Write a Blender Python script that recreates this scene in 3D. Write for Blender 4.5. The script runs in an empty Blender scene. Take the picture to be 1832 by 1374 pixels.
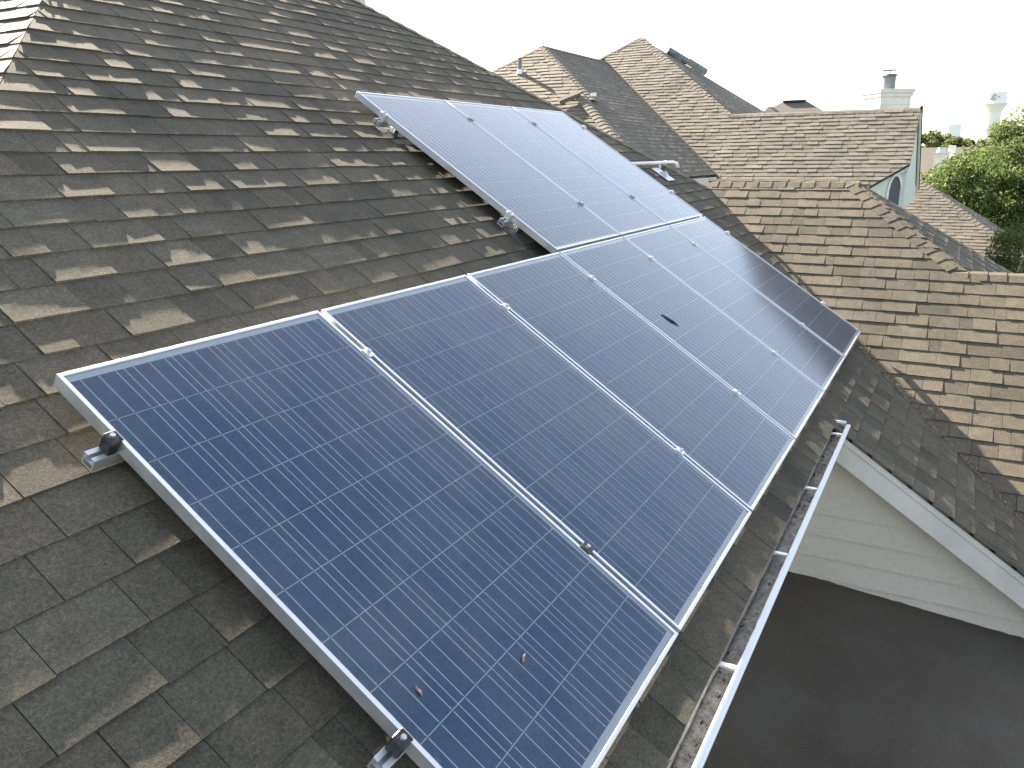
import bpy, bmesh, math, random
from mathutils import Vector, Matrix, noise
random.seed(7)
R = math.radians
C = bpy.context.scene.collection

# ------------------------------------------------------------------ camera
CAM = Vector((-1.2213, -1.9929, 0.5222))
cr = Vector((0.47475, -0.88006, -0.01085))      # camera right
cd = Vector((-0.24077, -0.11801, -0.96338))     # camera down
cf = Vector((0.84655, 0.45997, -0.26792))       # camera forward
cam = bpy.data.cameras.new('camera'); camo = bpy.data.objects.new('camera', cam); C.objects.link(camo)
M = Matrix((cr, -cd, -cf)).transposed().to_4x4(); M.translation = CAM
camo.matrix_world = M
cam.sensor_width = 36.0; cam.lens = 36.0 * 1459.23 / 1832.0
cam.clip_start = 0.05; cam.clip_end = 6000
bpy.context.scene.camera = camo

# ------------------------------------------------------------------ light
SUN_AZ, SUN_EL = R(57.8), R(29.85)
L = Vector((math.cos(SUN_EL) * math.cos(SUN_AZ), math.cos(SUN_EL) * math.sin(SUN_AZ), math.sin(SUN_EL)))
w = bpy.data.worlds.new('World'); bpy.context.scene.world = w; w.use_nodes = True
nt = w.node_tree; bg = nt.nodes['Background']
sky = nt.nodes.new('ShaderNodeTexSky'); sky.sky_type = 'NISHITA'; sky.sun_disc = False
sky.sun_elevation = SUN_EL; sky.sun_rotation = math.pi / 2 - SUN_AZ
sky.altitude = 150; sky.air_density = 1.0; sky.dust_density = 2.0; sky.ozone_density = 1.0
hs = nt.nodes.new('ShaderNodeHueSaturation'); hs.inputs['Saturation'].default_value = 0.55      # milky summer haze
nt.links.new(sky.outputs[0], hs.inputs['Color']); nt.links.new(hs.outputs[0], bg.inputs[0]); bg.inputs[1].default_value = 0.062
sl = bpy.data.lights.new('sun', 'SUN'); sl.energy = 5.0; sl.angle = R(0.53); sl.color = (1.0, 0.87, 0.69)
so = bpy.data.objects.new('sun', sl); C.objects.link(so); so.rotation_euler = L.to_track_quat('Z', 'Y').to_euler()
so.location = (0, 0, 20)
vs = bpy.context.scene.view_settings
vs.view_transform = 'Standard'; vs.look = 'None'; vs.gamma = 1; vs.exposure = 2.88

# ------------------------------------------------------------------ helpers
TH = math.atan(8 / 12.0); T = math.tan(TH); CT = math.cos(TH); ST = math.sin(TH)
C0 = -0.1442                      # height of the near slope at Y = 0

def mat(name, base=(.5, .5, .5), rough=.6, metal=0.0, spec=.5):
    m = bpy.data.materials.new(name); m.use_nodes = True
    b = m.node_tree.nodes['Principled BSDF']
    b.inputs['Base Color'].default_value = (*base, 1); b.inputs['Roughness'].default_value = rough
    b.inputs['Metallic'].default_value = metal; b.inputs['Specular IOR Level'].default_value = spec
    return m

class NB:
    """small node builder"""
    def __init__(s, m): s.t = m.node_tree; s.b = s.t.nodes['Principled BSDF']
    def n(s, kind, **kw):
        x = s.t.nodes.new(kind)
        for k, v in kw.items(): setattr(x, k, v)
        return x
    def l(s, a, b): s.t.links.new(a, b)
    def noise(s, scale, detail=2, rough=.5, co=None, dim='3D'):
        x = s.n('ShaderNodeTexNoise'); x.inputs['Scale'].default_value = scale
        x.inputs['Detail'].default_value = detail; x.inputs['Roughness'].default_value = rough
        s.l(co if co is not None else s.co(), x.inputs['Vector']); return x
    def co(s, kind='Object'):
        if not hasattr(s, '_tc'): s._tc = s.n('ShaderNodeTexCoord')
        return s._tc.outputs[kind]
    def pos(s):
        if not hasattr(s, '_g'): s._g = s.n('ShaderNodeNewGeometry')
        return s._g.outputs['Position']
    def ramp(s, fac, stops):
        x = s.n('ShaderNodeValToRGB'); e = x.color_ramp.elements
        e[0].position, e[0].color = stops[0][0], (*stops[0][1], 1)
        e[1].position, e[1].color = stops[-1][0], (*stops[-1][1], 1)
        for p, c in stops[1:-1]:
            q = e.new(p); q.color = (*c, 1)
        s.l(fac, x.inputs[0]); return x.outputs[0]
    def mix(s, fac, a, b, mode='MIX'):
        x = s.n('ShaderNodeMix', data_type='RGBA', blend_type=mode)
        for sock, v in ((x.inputs[0], fac), (x.inputs[6], a), (x.inputs[7], b)):
            if isinstance(v, (int, float)): sock.default_value = v
            elif isinstance(v, tuple): sock.default_value = (*v, 1)
            else: s.l(v, sock)
        return x.outputs[2]
    def bump(s, h, strength, dist):
        x = s.n('ShaderNodeBump'); x.inputs['Strength'].default_value = strength; x.inputs['Distance'].default_value = dist
        s.l(h, x.inputs['Height']); s.l(x.outputs[0], s.b.inputs['Normal']); return x

def mk(name, verts, faces, m=None, parent=None, tone=None, smooth=False, kind=None):
    me = bpy.data.meshes.new(name); me.from_pydata([tuple(v) for v in verts], [], faces); me.update()
    if tone is not None:
        at = me.attributes.new('tone', 'FLOAT', 'FACE')
        at.data.foreach_set('value', tone if isinstance(tone, list) else [tone] * len(faces))
    if smooth: me.polygons.foreach_set('use_smooth', [True] * len(me.polygons))
    o = bpy.data.objects.new(name, me); C.objects.link(o)
    if m: me.materials.append(m)
    if parent: attach(o, parent)
    if kind: o['kind'] = kind
    return o

def attach(o, p):
    o.parent = p
    # parts are modelled in world coordinates unless the thing itself is a local frame
    if not p.get('_local'):
        q = p; loc = Vector()
        while q: loc += q.location; q = q.parent if q.parent and q.parent.type == 'EMPTY' else None
        if p.type == 'EMPTY': o.matrix_parent_inverse = Matrix.Translation(-p.location)
        else: o.matrix_parent_inverse = Matrix.Identity(4)

def thing(name, label, cat, loc=(0, 0, 0), group=None):
    o = bpy.data.objects.new(name, None); C.objects.link(o); o.location = loc; o.empty_display_size = .2
    o['label'] = label; o['category'] = cat
    if group: o['group'] = group
    return o

def tag(o, label, cat, group=None):
    o['label'] = label; o['category'] = cat
    if group: o['group'] = group
    return o

class MB:
    def __init__(s): s.v = []; s.f = []
    def add(s, v, f):
        n = len(s.v); s.v += [Vector(q) for q in v]; s.f += [[i + n for i in q] for q in f]; return s
    def box(s, lo, hi, mtx=None):
        x0, y0, z0 = lo; x1, y1, z1 = hi
        v = [Vector(q) for q in ((x0,y0,z0),(x1,y0,z0),(x1,y1,z0),(x0,y1,z0),(x0,y0,z1),(x1,y0,z1),(x1,y1,z1),(x0,y1,z1))]
        if mtx: v = [mtx @ q for q in v]
        return s.add(v, [[0,3,2,1],[4,5,6,7],[0,1,5,4],[1,2,6,5],[2,3,7,6],[3,0,4,7]])
    def bar(s, a, b, wdt, hgt, up=(0, 0, 1)):
        a, b = Vector(a), Vector(b); d = (b - a); ln = d.length; d.normalize()
        x = d.cross(Vector(up)).normalized(); z = x.cross(d).normalized()
        m = Matrix((x, d, z)).transposed().to_4x4(); m.translation = a
        return s.box((-wdt/2, 0, -hgt/2), (wdt/2, ln, hgt/2), m)
    def tube(s, pts, radii, n=12, caps=True):
        rings = []
        for i, p in enumerate(pts):
            p = Vector(p); d = (Vector(pts[min(i+1, len(pts)-1)]) - Vector(pts[max(i-1, 0)])).normalized()
            x = d.orthogonal().normalized() if abs(d.z) < .99 else Vector((1, 0, 0))
            if abs(d.z) < .99: x = d.cross(Vector((0, 0, 1))).normalized()
            y = d.cross(x)
            r = radii[i] if isinstance(radii, (list, tuple)) else radii
            rings.append([p + x * (r * math.cos(2*math.pi*k/n)) + y * (r * math.sin(2*math.pi*k/n)) for k in range(n)])
        v = [q for r_ in rings for q in r_]; f = []
        for i in range(len(rings)-1):
            for k in range(n):
                f.append([i*n+k, i*n+(k+1) % n, (i+1)*n+(k+1) % n, (i+1)*n+k])
        if caps: f += [list(range(n))[::-1], list(range((len(rings)-1)*n, len(rings)*n))]
        return s.add(v, f)
    def prism(s, poly, axis, a, b):
        """extrude polygon (list of 2D) along axis X/Y/Z from a to b"""
        def P(q, h):
            return {'X': (h, q[0], q[1]), 'Y': (q[0], h, q[1]), 'Z': (q[0], q[1], h)}[axis]
        n = len(poly); v = [P(q, a) for q in poly] + [P(q, b) for q in poly]
        f = [list(range(n))[::-1], list(range(n, 2*n))] + [[i, (i+1) % n, n+(i+1) % n, n+i] for i in range(n)]
        return s.add(v, f)
    def build(s, name, m, parent=None, smooth=False, kind=None, bevel=0):
        o = mk(name, s.v, s.f, m, parent, smooth=smooth, kind=kind)
        bm = bmesh.new(); bm.from_mesh(o.data)
        bmesh.ops.recalc_face_normals(bm, faces=bm.faces)
        if bevel: bmesh.ops.bevel(bm, geom=[e for e in bm.edges if e.calc_face_angle(0) > .6], offset=bevel, segments=1, affect='EDGES', clamp_overlap=True)
        bm.to_mesh(o.data); bm.free()
        if smooth:
            for p in o.data.polygons: p.use_smooth = True
        return o

def clip(poly, hps):
    for a, b, c in hps:
        out = []
        for i in range(len(poly)):
            p, q = poly[i], poly[(i+1) % len(poly)]
            dp, dq = a*p[0]+b*p[1]+c, a*q[0]+b*q[1]+c
            if dp >= 0: out.append(p)
            if (dp >= 0) != (dq >= 0):
                k = dp/(dp-dq); out.append((p[0]+k*(q[0]-p[0]), p[1]+k*(q[1]-p[1])))
        poly = out
        if len(poly) < 3: return []
    return poly

def topx(p):
    d = p - CAM; z = d.dot(cf)
    if z < .1: return None
    return 916 + 1459.23*d.dot(cr)/z, 687 + 1459.23*d.dot(cd)/z, z

# ------------------------------------------------------------------ materials
def shingle_mat(name, stops, gran=.35, bumpd=.0018, stain=.35):
    m = mat(name, rough=.92, spec=.25); k = NB(m)
    a = k.n('ShaderNodeAttribute', attribute_name='tone', attribute_type='GEOMETRY')
    base = k.ramp(a.outputs['Fac'], stops)
    g = k.noise(260, 3, .75, k.pos())
    gr = k.ramp(g.outputs['Fac'], [(.32, (1-gran,)*3), (.5, (1, 1, 1)), (.7, (1+gran*1.2,)*3)])
    c = k.mix(1.0, base, gr, 'MULTIPLY')
    big = k.noise(1.1, 4, .6, k.pos())
    st = k.ramp(big.outputs['Fac'], [(.3, (1-stain, 1-stain*.95, 1-stain*.9)), (.6, (1.08, 1.06, 1.03))])
    c = k.mix(1.0, c, st, 'MULTIPLY')
    mid = k.noise(14, 3, .6, k.pos())
    c = k.mix(1.0, c, k.ramp(mid.outputs['Fac'], [(.3, (.86,)*3), (.7, (1.13,)*3)]), 'MULTIPLY')
    k.l(c, k.b.inputs['Base Color'])
    g2 = k.noise(95, 4, .8, k.pos())
    ad = k.n('ShaderNodeMath', operation='ADD'); k.l(g.outputs['Fac'], ad.inputs[0]); k.l(g2.outputs['Fac'], ad.inputs[1])
    c = k.mix(1.0, c, k.ramp(g2.outputs['Fac'], [(.36, (1-gran*.8,)*3), (.5, (1, 1, 1)), (.64, (1+gran,)*3)]), 'MULTIPLY'); k.l(c, k.b.inputs['Base Color'])
    k.bump(ad.outputs[0], .5, bumpd)
    return m
m_shingle = shingle_mat('asphalt_shingle', [(0, (.064, .058, .045)), (.3, (.088, .080, .062)), (.5, (.100, .087, .066)), (.75, (.096, .090, .070)), (1, (.114, .100, .076))])
m_shingle_far = shingle_mat('weathered_shingle', [(0, (.105, .098, .083)), (.35, (.124, .115, .097)), (.7, (.133, .123, .102)), (1, (.149, .136, .113))], gran=.2, bumpd=.0008, stain=.15)
m_deck = mat('roof_felt', (.03, .028, .026), .95)
m_white = mat('white_paint', (.72, .72, .69), .55)
kk = NB(m_white); n_ = kk.noise(3.0, 5, .65, kk.pos())
kk.l(kk.ramp(n_.outputs['Fac'], [(.35, (.58, .565, .52)), (.6, (.71, .69, .65))]), kk.b.inputs['Base Color'])
m_siding = mat('painted_siding', (.58, .56, .50), .65)
kk = NB(m_siding); n1 = kk.noise(2.2, 5, .6, kk.pos()); n2 = kk.noise(45, 3, .6, kk.pos())
sep = kk.n('ShaderNodeSeparateXYZ'); kk.l(kk.pos(), sep.inputs[0])
c1 = kk.ramp(n1.outputs['Fac'], [(.3, (.58, .535, .455)), (.7, (.64, .60, .52))])
c1 = kk.mix(1.0, c1, kk.ramp(n2.outputs['Fac'], [(.35, (.93,)*3), (.65, (1.03,)*3)]), 'MULTIPLY')
kk.l(c1, kk.b.inputs['Base Color']); kk.bump(n2.outputs['Fac'], .25, .002)
m_alu = mat('anodised_aluminium', (.74, .75, .76), .42, .85)
kk = NB(m_alu); n_ = kk.noise(9, 4, .6); kk.l(kk.ramp(n_.outputs['Fac'], [(.35, (.36,)*3), (.7, (.55,)*3)]), kk.b.inputs['Roughness'])
m_steel = mat('galvanised_steel', (.55, .57, .58), .45, .9)
m_black = mat('black_plastic', (.02, .02, .022), .4)
m_lip = mat('white_gutter_paint', (.78, .80, .82), .35)
m_trough = mat('weathered_gutter_metal', (.3, .3, .3), .6)
kk = NB(m_trough); n1 = kk.noise(9, 6, .7, kk.pos()); n2 = kk.noise(60, 4, .7, kk.pos())
c1 = kk.ramp(n1.outputs['Fac'], [(.3, (.36, .35, .33)), (.55, (.54, .54, .53)), (.75, (.66, .67, .67))])
c1 = kk.mix(kk.ramp(n2.outputs['Fac'], [(.56, (0,)*3), (.68, (1,)*3)]), c1, (.05, .045, .04)); kk.l(c1, kk.b.inputs['Base Color'])
m_dirt = mat('gutter_silt', (.1, .09, .075), .95)
kk = NB(m_dirt); n1 = kk.noise(22, 6, .75, kk.pos()); n2 = kk.noise(110, 4, .7, kk.pos())
c1 = kk.ramp(n1.outputs['Fac'], [(.3, (.11, .10, .085)), (.45, (.28, .265, .235)), (.68, (.48, .46, .42))])
c1 = kk.mix(1.0, c1, kk.ramp(n2.outputs['Fac'], [(.33, (.35,)*3), (.5, (1.0,)*3)]), 'MULTIPLY')
kk.l(c1, kk.b.inputs['Base Color']); kk.bump(n1.outputs['Fac'], .8, .012)
m_flat = mat('granulated_roll_roofing', (.075, .068, .06), .95, spec=.2)
kk = NB(m_flat); n1 = kk.noise(1.6, 5, .6, kk.pos()); n2 = kk.noise(230, 3, .7, kk.pos())
c1 = kk.ramp(n1.outputs['Fac'], [(.3, (.068, .058, .047)), (.5, (.088, .076, .061)), (.7, (.104, .094, .078))])
c1 = kk.mix(1.0, c1, kk.ramp(n2.outputs['Fac'], [(.33, (.6,)*3), (.5, (1,)*3), (.7, (1.5,)*3)]), 'MULTIPLY')
kk.l(c1, kk.b.inputs['Base Color']); kk.bump(n2.outputs['Fac'], .5, .002)

# ------------------------------------------------------------------ ground
m_ground = mat('lawn', (.05, .07, .025), .95)
kk = NB(m_ground); n_ = kk.noise(.15, 6, .7, kk.pos())
kk.l(kk.ramp(n_.outputs['Fac'], [(.35, (.035, .05, .018)), (.6, (.07, .085, .03)), (.8, (.12, .105, .06))]), kk.b.inputs['Base Color'])
GZ = -5.4
g = mk('ground', [(-3000, -3000, GZ), (3500, -3000, GZ), (3500, 3000, GZ), (-3000, 3000, GZ)], [[0, 1, 2, 3]], m_ground)
g['kind'] = 'structure'

# ------------------------------------------------------------------ shingles
class Plane:
    """kind S: falls towards -Y, courses run along X.  kind F: falls towards -X, courses along Y."""
    def __init__(s, kind, z0, org):      # z = z0 at (Y or X) = org
        s.k, s.z0, s.o = kind, z0, org
        s.n = Vector((0, -ST, CT)) if kind == 'S' else Vector((-ST, 0, CT))
        if kind == 'N': s.n = Vector((0, ST, CT))
        if kind == 'E': s.n = Vector((ST, 0, CT))
    def P(s, a, b, h=0):                  # a: along the course, b: horizontal coordinate up the slope
        d = b - s.o
        if s.k == 'S': p = Vector((a, b, s.z0 + T*d))
        elif s.k == 'F': p = Vector((b, a, s.z0 + T*d))
        elif s.k == 'N': p = Vector((a, -b, s.z0 + T*d))
        else: p = Vector((-b, a, s.z0 + T*d))
        return p + s.n*h
    def hp(s, X, Y, c):                   # half-plane X*x + Y*y + c >= 0 in (a, b)
        return {'S': (X, Y, c), 'F': (Y, X, c), 'N': (X, -Y, c), 'E': (Y, -X, c)}[s.k]

def wave(p, amp):
    return amp*(noise.noise(p*.9 + Vector((3.1, 7.7, 1.3))) + .6*noise.noise(p*2.6 + Vector((9, 2, 5))))

def tabs(pl, b0, b1, a0, a1, hps, e=.143, amp=.004, rnd=None, wmin=.10, wmax=.30, thick=(.0072, .0036), percourse=None, seed=1):
    """every tab: (verts, faces, tone, centre)"""
    rnd = random.Random(seed); eb = e*CT; out = []
    b = b0
    j = 0
    while b < b1 - 1e-6:
        hh = list(hps) + (percourse(b, eb) if percourse else [])
        a = a0 - rnd.random()*.3; hi = rnd.random() < .5
        while a < a1:
            wd = rnd.uniform(wmin, wmax) if hi else rnd.uniform(wmin*.7, wmax*.8)
            jb = rnd.uniform(-.0018, .0018)
            poly = clip([(a, b+jb), (a+wd*.5, b+jb+rnd.uniform(-.0012, .0012)), (a+wd, b+jb), (a+wd, b+eb+.026), (a, b+eb+.026)], hh)
            if poly:
                tk = (thick[0] if hi else thick[1]) + rnd.uniform(-.0008, .0012)
                lift = rnd.uniform(-.0006, .0012); tilt = rnd.uniform(-.0011, .0011)
                top = []; bot = []
                for q in poly:
                    s_ = (q[1]-b)/eb
                    p0 = pl.P(q[0], q[1])
                    h = .004 + tk*(1-min(s_, 1.0)) - .012*max(0, s_-1.0)
                    if s_ < .3: h += lift + tilt*((q[0]-a)/wd*2-1)
                    h += wave(p0, amp)
                    top.append(p0 + pl.n*h); bot.append(p0 + pl.n*(-.009 + wave(p0, amp)))
                n = len(top)
                f = [list(range(n))] + [[i, n+i, n+(i+1) % n, (i+1) % n] for i in range(n)]
                cen = sum(top, Vector())/n
                tone = rnd.random()*.62 + (.30 if hi else .08) + .08*noise.noise(cen*3)
                out.append((top+bot, f, max(0, min(1, tone)), cen, sum((top[i]-top[0]).cross(top[i+1]-top[0]).length for i in range(1, n-1))*.5))
            a += wd + .0025; hi = (not hi) if rnd.random() < .8 else hi
        b += eb; j += 1
    return out

def caps(p0, p1, n0, n1, e=.143, hw=.135, th=.009, seed=3):
    """hip / ridge cap shingles from the low end p0 to the high end p1"""
    rnd = random.Random(seed); p0, p1 = Vector(p0), Vector(p1); d = (p1-p0); ln = d.length; d.normalize()
    up = (Vector(n0)+Vector(n1)).normalized()
    def side(n, o):
        v = d.cross(Vector(n)).normalized()
        if v.dot(Vector(o)) > 0: v = -v
        return v
    s0, s1 = side(n0, n1), side(n1, n0)
    s0 = s0 if s0.z <= .001 or abs(d.z) > .01 else -s0
    out = []; k = 0
    while k*e < ln:
        tone = rnd.random()*.7+.2; jit = rnd.uniform(-.002, .002); hw_ = hw*rnd.uniform(.985, 1.015)
        top = []; bot = []
        for (t, h) in ((k*e, .009+th), (min(k*e+e+.03, ln+.02), .007)):
            c = p0 + d*t
            for sd, q in ((s0, 1.0), (s0, .35), (None, 0), (s1, .35), (s1, 1.0)):
                p = c if sd is None else c + sd*(hw_*q)
                nn = up if sd is None else (Vector(n0) if sd is s0 else Vector(n1))
                hh = h - (.012 if sd is None else 0) + (.002 if q == .35 else 0)
                p = p + nn*hh + d*jit
                top.append(p); bot.append(p - nn*(th+.004))
        v = top+bot
        f = [[i, i+1, 6+i, 5+i] for i in range(4)] + [[10+i, i, i+1, 11+i][::-1] for i in range(4)]
        f += [[0, 5, 15, 10], [4, 14, 19, 9]]
        out.append((v, f, tone, sum(top, Vector())/10, .05)); k += 1
    return out

def under_array(p):
    """is this roof point hidden from the camera by the panel array?"""
    n = Vector((0, -ST, CT)); d = p-CAM; dn = d.dot(n)
    if abs(dn) < 1e-6: return False
    k = -CAM.dot(n)/dn
    if not 0 < k < 1: return False
    q = CAM + d*k; v = -q.y/CT
    return (-.0 < q.x < 6.07 and 0 < v < 1.65) or (3.03 < q.x < 6.07 and -1.67 < v < 0)

def lay(parts, parent, m, limit, hide=None):
    """the largest in the picture become parts of their own, the rest one field"""
    sc = []
    for q in parts:
        pp = topx(q[3])
        s_ = -1
        if pp and -60 < pp[0] < 1890 and -60 < pp[1] < 1430 and not (hide and hide(q[3])):
            nrm = (q[0][1]-q[0][0]).cross(q[0][2]-q[0][0]).normalized()
            s_ = q[4]/pp[2]**2*abs(nrm.dot((q[3]-CAM).normalized()))
        sc.append(s_)
    order = sorted(range(len(parts)), key=lambda i: -sc[i])
    own = [i for i in order[:limit] if sc[i] > 0]; rest = [i for i in order if i not in set(own)]
    for i in own:
        mk('shingle', parts[i][0], parts[i][1], m, parent, tone=parts[i][2])
    V = []; F = []; TN = []
    for i in rest:
        n = len(V); V += parts[i][0]; F += [[x+n for x in f] for f in parts[i][1]]; TN += [parts[i][2]]*len(parts[i][1])
    if V: mk('shingle_field', V, F, m, parent, tone=TN, kind='stuff')
    print('shingles', len(parts), 'own', len(own))

def deck(pls, name, parent, m=m_deck):
    b = MB()
    for pl, poly in pls:
        top = [pl.P(a, q, -.012) for a, q in poly]; bot = [pl.P(a, q, -.05) for a, q in poly]; n = len(poly)
        b.add(top+bot, [list(range(n)), list(range(n, 2*n))[::-1]] + [[i, n+i, n+(i+1) % n, (i+1) % n] for i in range(n)])
    return mk(name, b.v, b.f, m, parent)

# ------------------------------------------------------------------ the house with the panels
house = thing('house', 'near house with brown shingle roof carrying the solar panels', 'house', (2, 0, GZ))
EAVE = -1.44
pS = Plane('S', C0, 0.0)                       # the slope under the panels
pW = Plane('F', C0, -0.593)                    # hip end at the left edge of the picture
pB = Plane('F', C0, 7.38)                      # wing slope facing the camera
AP = (7.975, -1.0, C0+T*(7.975-7.38))          # where the wing's ridge turns into its hip
pP = Plane('S', AP[2], AP[1])                  # hip end of the wing, facing right
LZ = C0+T*(6.89-7.38)                          # lower ridge of the wing
roof = deck([
    (pS, [(-2.03, EAVE), (3.985, EAVE), (3.985, -3.395), (7.855, .475), (3.87, 4.46)]),
    (pW, [(-1.44, -2.03), (4.46, 3.87), (9.0, 3.87), (9.0, -2.03)]),
    (pB, [(.475, 7.855), (.40, 7.975), (-1.0, 7.975), (-2.085, 6.89), (-6.5, 6.89), (-6.5, 3.98), (-3.40, 3.98)]),
    (pP, [(7.975, -1.0), (5.475, -3.5), (10.475, -3.5)]),
    (Plane('E', LZ, -6.89), [(-2.2, -6.89), (-6.5, -6.89), (-6.5, -10.2), (-2.2, -10.2)]),
    (Plane('E', C0+T*(8.33-7.855), -7.855), [(.475, -7.855), (4.46, -3.87), (9, -3.87), (9, -11.5), (-1.0, -11.5), (-1.0, -7.975)]),
], 'roof', house)
eb = .143*CT
sh = []
b0S = EAVE-.012
def pcS(b, eb):
    return [pS.hp(1, 0, -3.942)] if b < b0S-.01 else []
nlow = int(math.ceil((b0S+3.42)/eb))
sh += tabs(pS, b0S-nlow*eb, 4.3, -2.3, 8.0, [pS.hp(-1, 1, 7.38), pS.hp(-1, -1, 8.33), pS.hp(1, -1, .593)], percourse=pcS, amp=.0042, seed=11)
sh += tabs(pW, b0S-.593-0*eb, 3.8, -1.6, 5.4, [pW.hp(-1, 1, -.593)], seed=12)
nB = int(math.ceil((b0S+7.38-3.96)/eb))
sh += tabs(pB, b0S+7.38-nB*eb, 7.97, -6.4, 1.0, [pB.hp(1, -1, -7.38), pB.hp(0, -1, .5)],
           percourse=lambda b, e_: ([pB.hp(-1, 1, 8.975)] if b > 6.75 else []) + [pB.hp(-1, 0, 7.99)], amp=.003, wmin=.11, wmax=.31, seed=13)
sh += tabs(pP, -3.45, -1.02, 5.6, 10.4, [pP.hp(1, -1, -8.975), pP.hp(-1, -1, 6.975)], seed=14)
nS, nF, nE = Vector((0, -ST, CT)), Vector((-ST, 0, CT)), Vector((ST, 0, CT))
cp = []
cp += caps((7.82, .51, C0+T*.51), (3.9, 4.43, C0+T*4.43), nS, nE, hw=.12, seed=21)
cp += caps((6.93, -2.045, AP[2]-T*1.045), (7.95, -1.025, AP[2]-T*.025), nF, nS, th=.0045, seed=22)
cp += caps((7.975, -1.05, AP[2]), (7.975, .44, AP[2]), nF, nE, th=.0035, seed=23)
cp += caps((6.89, -6.4, LZ), (6.89, -2.0, LZ), nF, nE, th=.0035, seed=24)
lay(sh, roof, m_shingle, 300, under_array)
for q in cp: mk('ridge_cap', q[0], q[1], m_shingle, roof, tone=q[2])

# gable wall under the rake, board by board
WX = 4.12
wall = MB(); wall.prism([(-1.15, -2.6), (-1.15, C0+T*-1.15-.08), (-3.35, C0+T*-3.35-.08), (-3.35, -2.6)], 'X', WX+.02, WX+.12)
wall = wall.build('gable_wall', m_siding, house)
z = -2.39; k = 0
while z < -.95:
    z1 = z+.158
    def rk(zz): return (zz+.05-C0)/T
    poly = clip([(-1.16, z), (-1.16, z1), (-3.4, z1), (-3.4, z)], [(T, -1, C0-.07)])
    if poly:
        b = MB(); n = len(poly)
        fr = [(WX - .018*(1-(q[1]-z)/.158), q[0], q[1]) for q in poly]; bk = [(WX+.0195, q[0], q[1]) for q in poly]
        b.add(fr+bk, [list(range(n)), list(range(n, 2*n))[::-1]]+[[i, n+i, n+(i+1) % n, (i+1) % n] for i in range(n)])
        b.build('siding_plank', m_siding, wall)
    z += .155; k += 1
# rake trim: wide board and a narrow moulding above it
def rake_board(x0, x1, d0, d1, name, m, parent=house):
    b = MB(); y0, y1 = -1.47, -3.36
    b.prism([(y0, C0+T*y0-d0), (y0, C0+T*y0-d1), (y1, C0+T*y1-d1), (y1, C0+T*y1-d0)], 'X', x0, x1)
    return b.build(name, m, parent, bevel=.002)
rb = rake_board(3.958, 3.984, .060, .205, 'rake_board', m_white)
rake_board(3.950, 3.984, .016, .059, 'rake_moulding', m_white)
rake_board(3.9845, WX-.016, .18, .195, 'soffit', m_white)
# low roof below the gutter
def flz(y): return -2.236+.0804*(y+1.231)
fl = MB(); fl.add([(-5, -1.1, flz(-1.1)), (WX+.01, -1.1, flz(-1.1)), (WX+.01, -8, flz(-8)), (-5, -8, flz(-8)),
                   (-5, -1.1, flz(-1.1)-.2), (WX+.01, -1.1, flz(-1.1)-.2), (WX+.01, -8, flz(-8)-.2), (-5, -8, flz(-8)-.2)],
                  [[0, 3, 2, 1], [4, 5, 6, 7], [0, 1, 5, 4], [1, 2, 6, 5], [2, 3, 7, 6], [3, 0, 4, 7]])
fl.build('low_roof', m_flat, house)
b = MB(); rg = random.Random(15); nn_ = 150; pr = []
for i in range(nn_+1):
    y = -1.16-2.2*i/nn_; hh = .004+.012*abs(noise.noise(Vector((y*9, 3, 1))))
    pr.append(((WX-.024-.006*rg.random(), y, flz(y)+.002), (WX-.0195, y, flz(y)+hh), (WX+.0, y, flz(y)+hh*.7)))
for a_ in pr: b.v += [Vector(q) for q in a_]
for i in range(nn_):
    for j in range(2): b.f.append([i*3+j, i*3+3+j, i*3+4+j, i*3+1+j])
b.build('sealant', m_flat, wall)
# house walls
hw = MB(); hw.box((-1.7, -1.2, GZ), (WX+.02, -1.1, -1.2)); hw.box((-1.7, -1.1, GZ), (-1.6, 7.5, -1.35)); hw.box((WX+.12, -5.9, GZ), (WX+.22, -3.3, -2.5))
hw.box((WX, -7.8, GZ), (WX+.1, -5.9, -2.8)); hw.box((-4.8, -7.8, GZ), (WX, -7.7, flz(-7.8)-.2)); hw.box((WX+.12, -5.9, GZ), (9.5, -5.8, -2.3)); hw.box((9.6, -5.8, GZ), (9.7, 7.5, -1.4)); hw.box((-1.6, 7.4, GZ), (9.6, 7.5, -1.35))
hw.build('wall', m_siding, house)

# gutter along the eave
GX0, GX1 = -2.0, 4.06
gut = MB()
sec = [(-1.438, -1.100), (-1.438, -1.205), (-1.495, -1.205), (-1.512, -1.165), (-1.530, -1.128), (-1.528, -1.1285), (-1.508, -1.168), (-1.492, -1.202), (-1.441, -1.202), (-1.441, -1.100)]
gut.prism(sec, 'X', GX0, GX1)
gutter = gut.build('gutter', m_trough, house)
lp = MB(); lp.box((GX0, -1.540, -1.133), (GX1, -1.514, -1.117)); lp.build('lip', m_lip, gutter, bevel=.004)
ec = MB(); ec.prism([(-1.442, -1.094), (-1.442, -1.198), (-1.49, -1.198), (-1.513, -1.137), (-1.513, -1.112)], 'X', GX1-.006, GX1-.002); ec.build('end_cap', m_steel, gutter)
ec = MB(); ec.box((GX1-.012, -1.513, -1.114), (GX1+.004, -1.442, -1.100)); ec.build('end_cap_rim', m_lip, gutter)
for hx in (.25, 1.2, 2.1, 2.9, 3.85):
    b = MB(); b.box((hx-.011, -1.513, -1.128), (hx+.011, -1.4415, -1.119)); b.build('hanger', m_alu, gutter)
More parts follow.
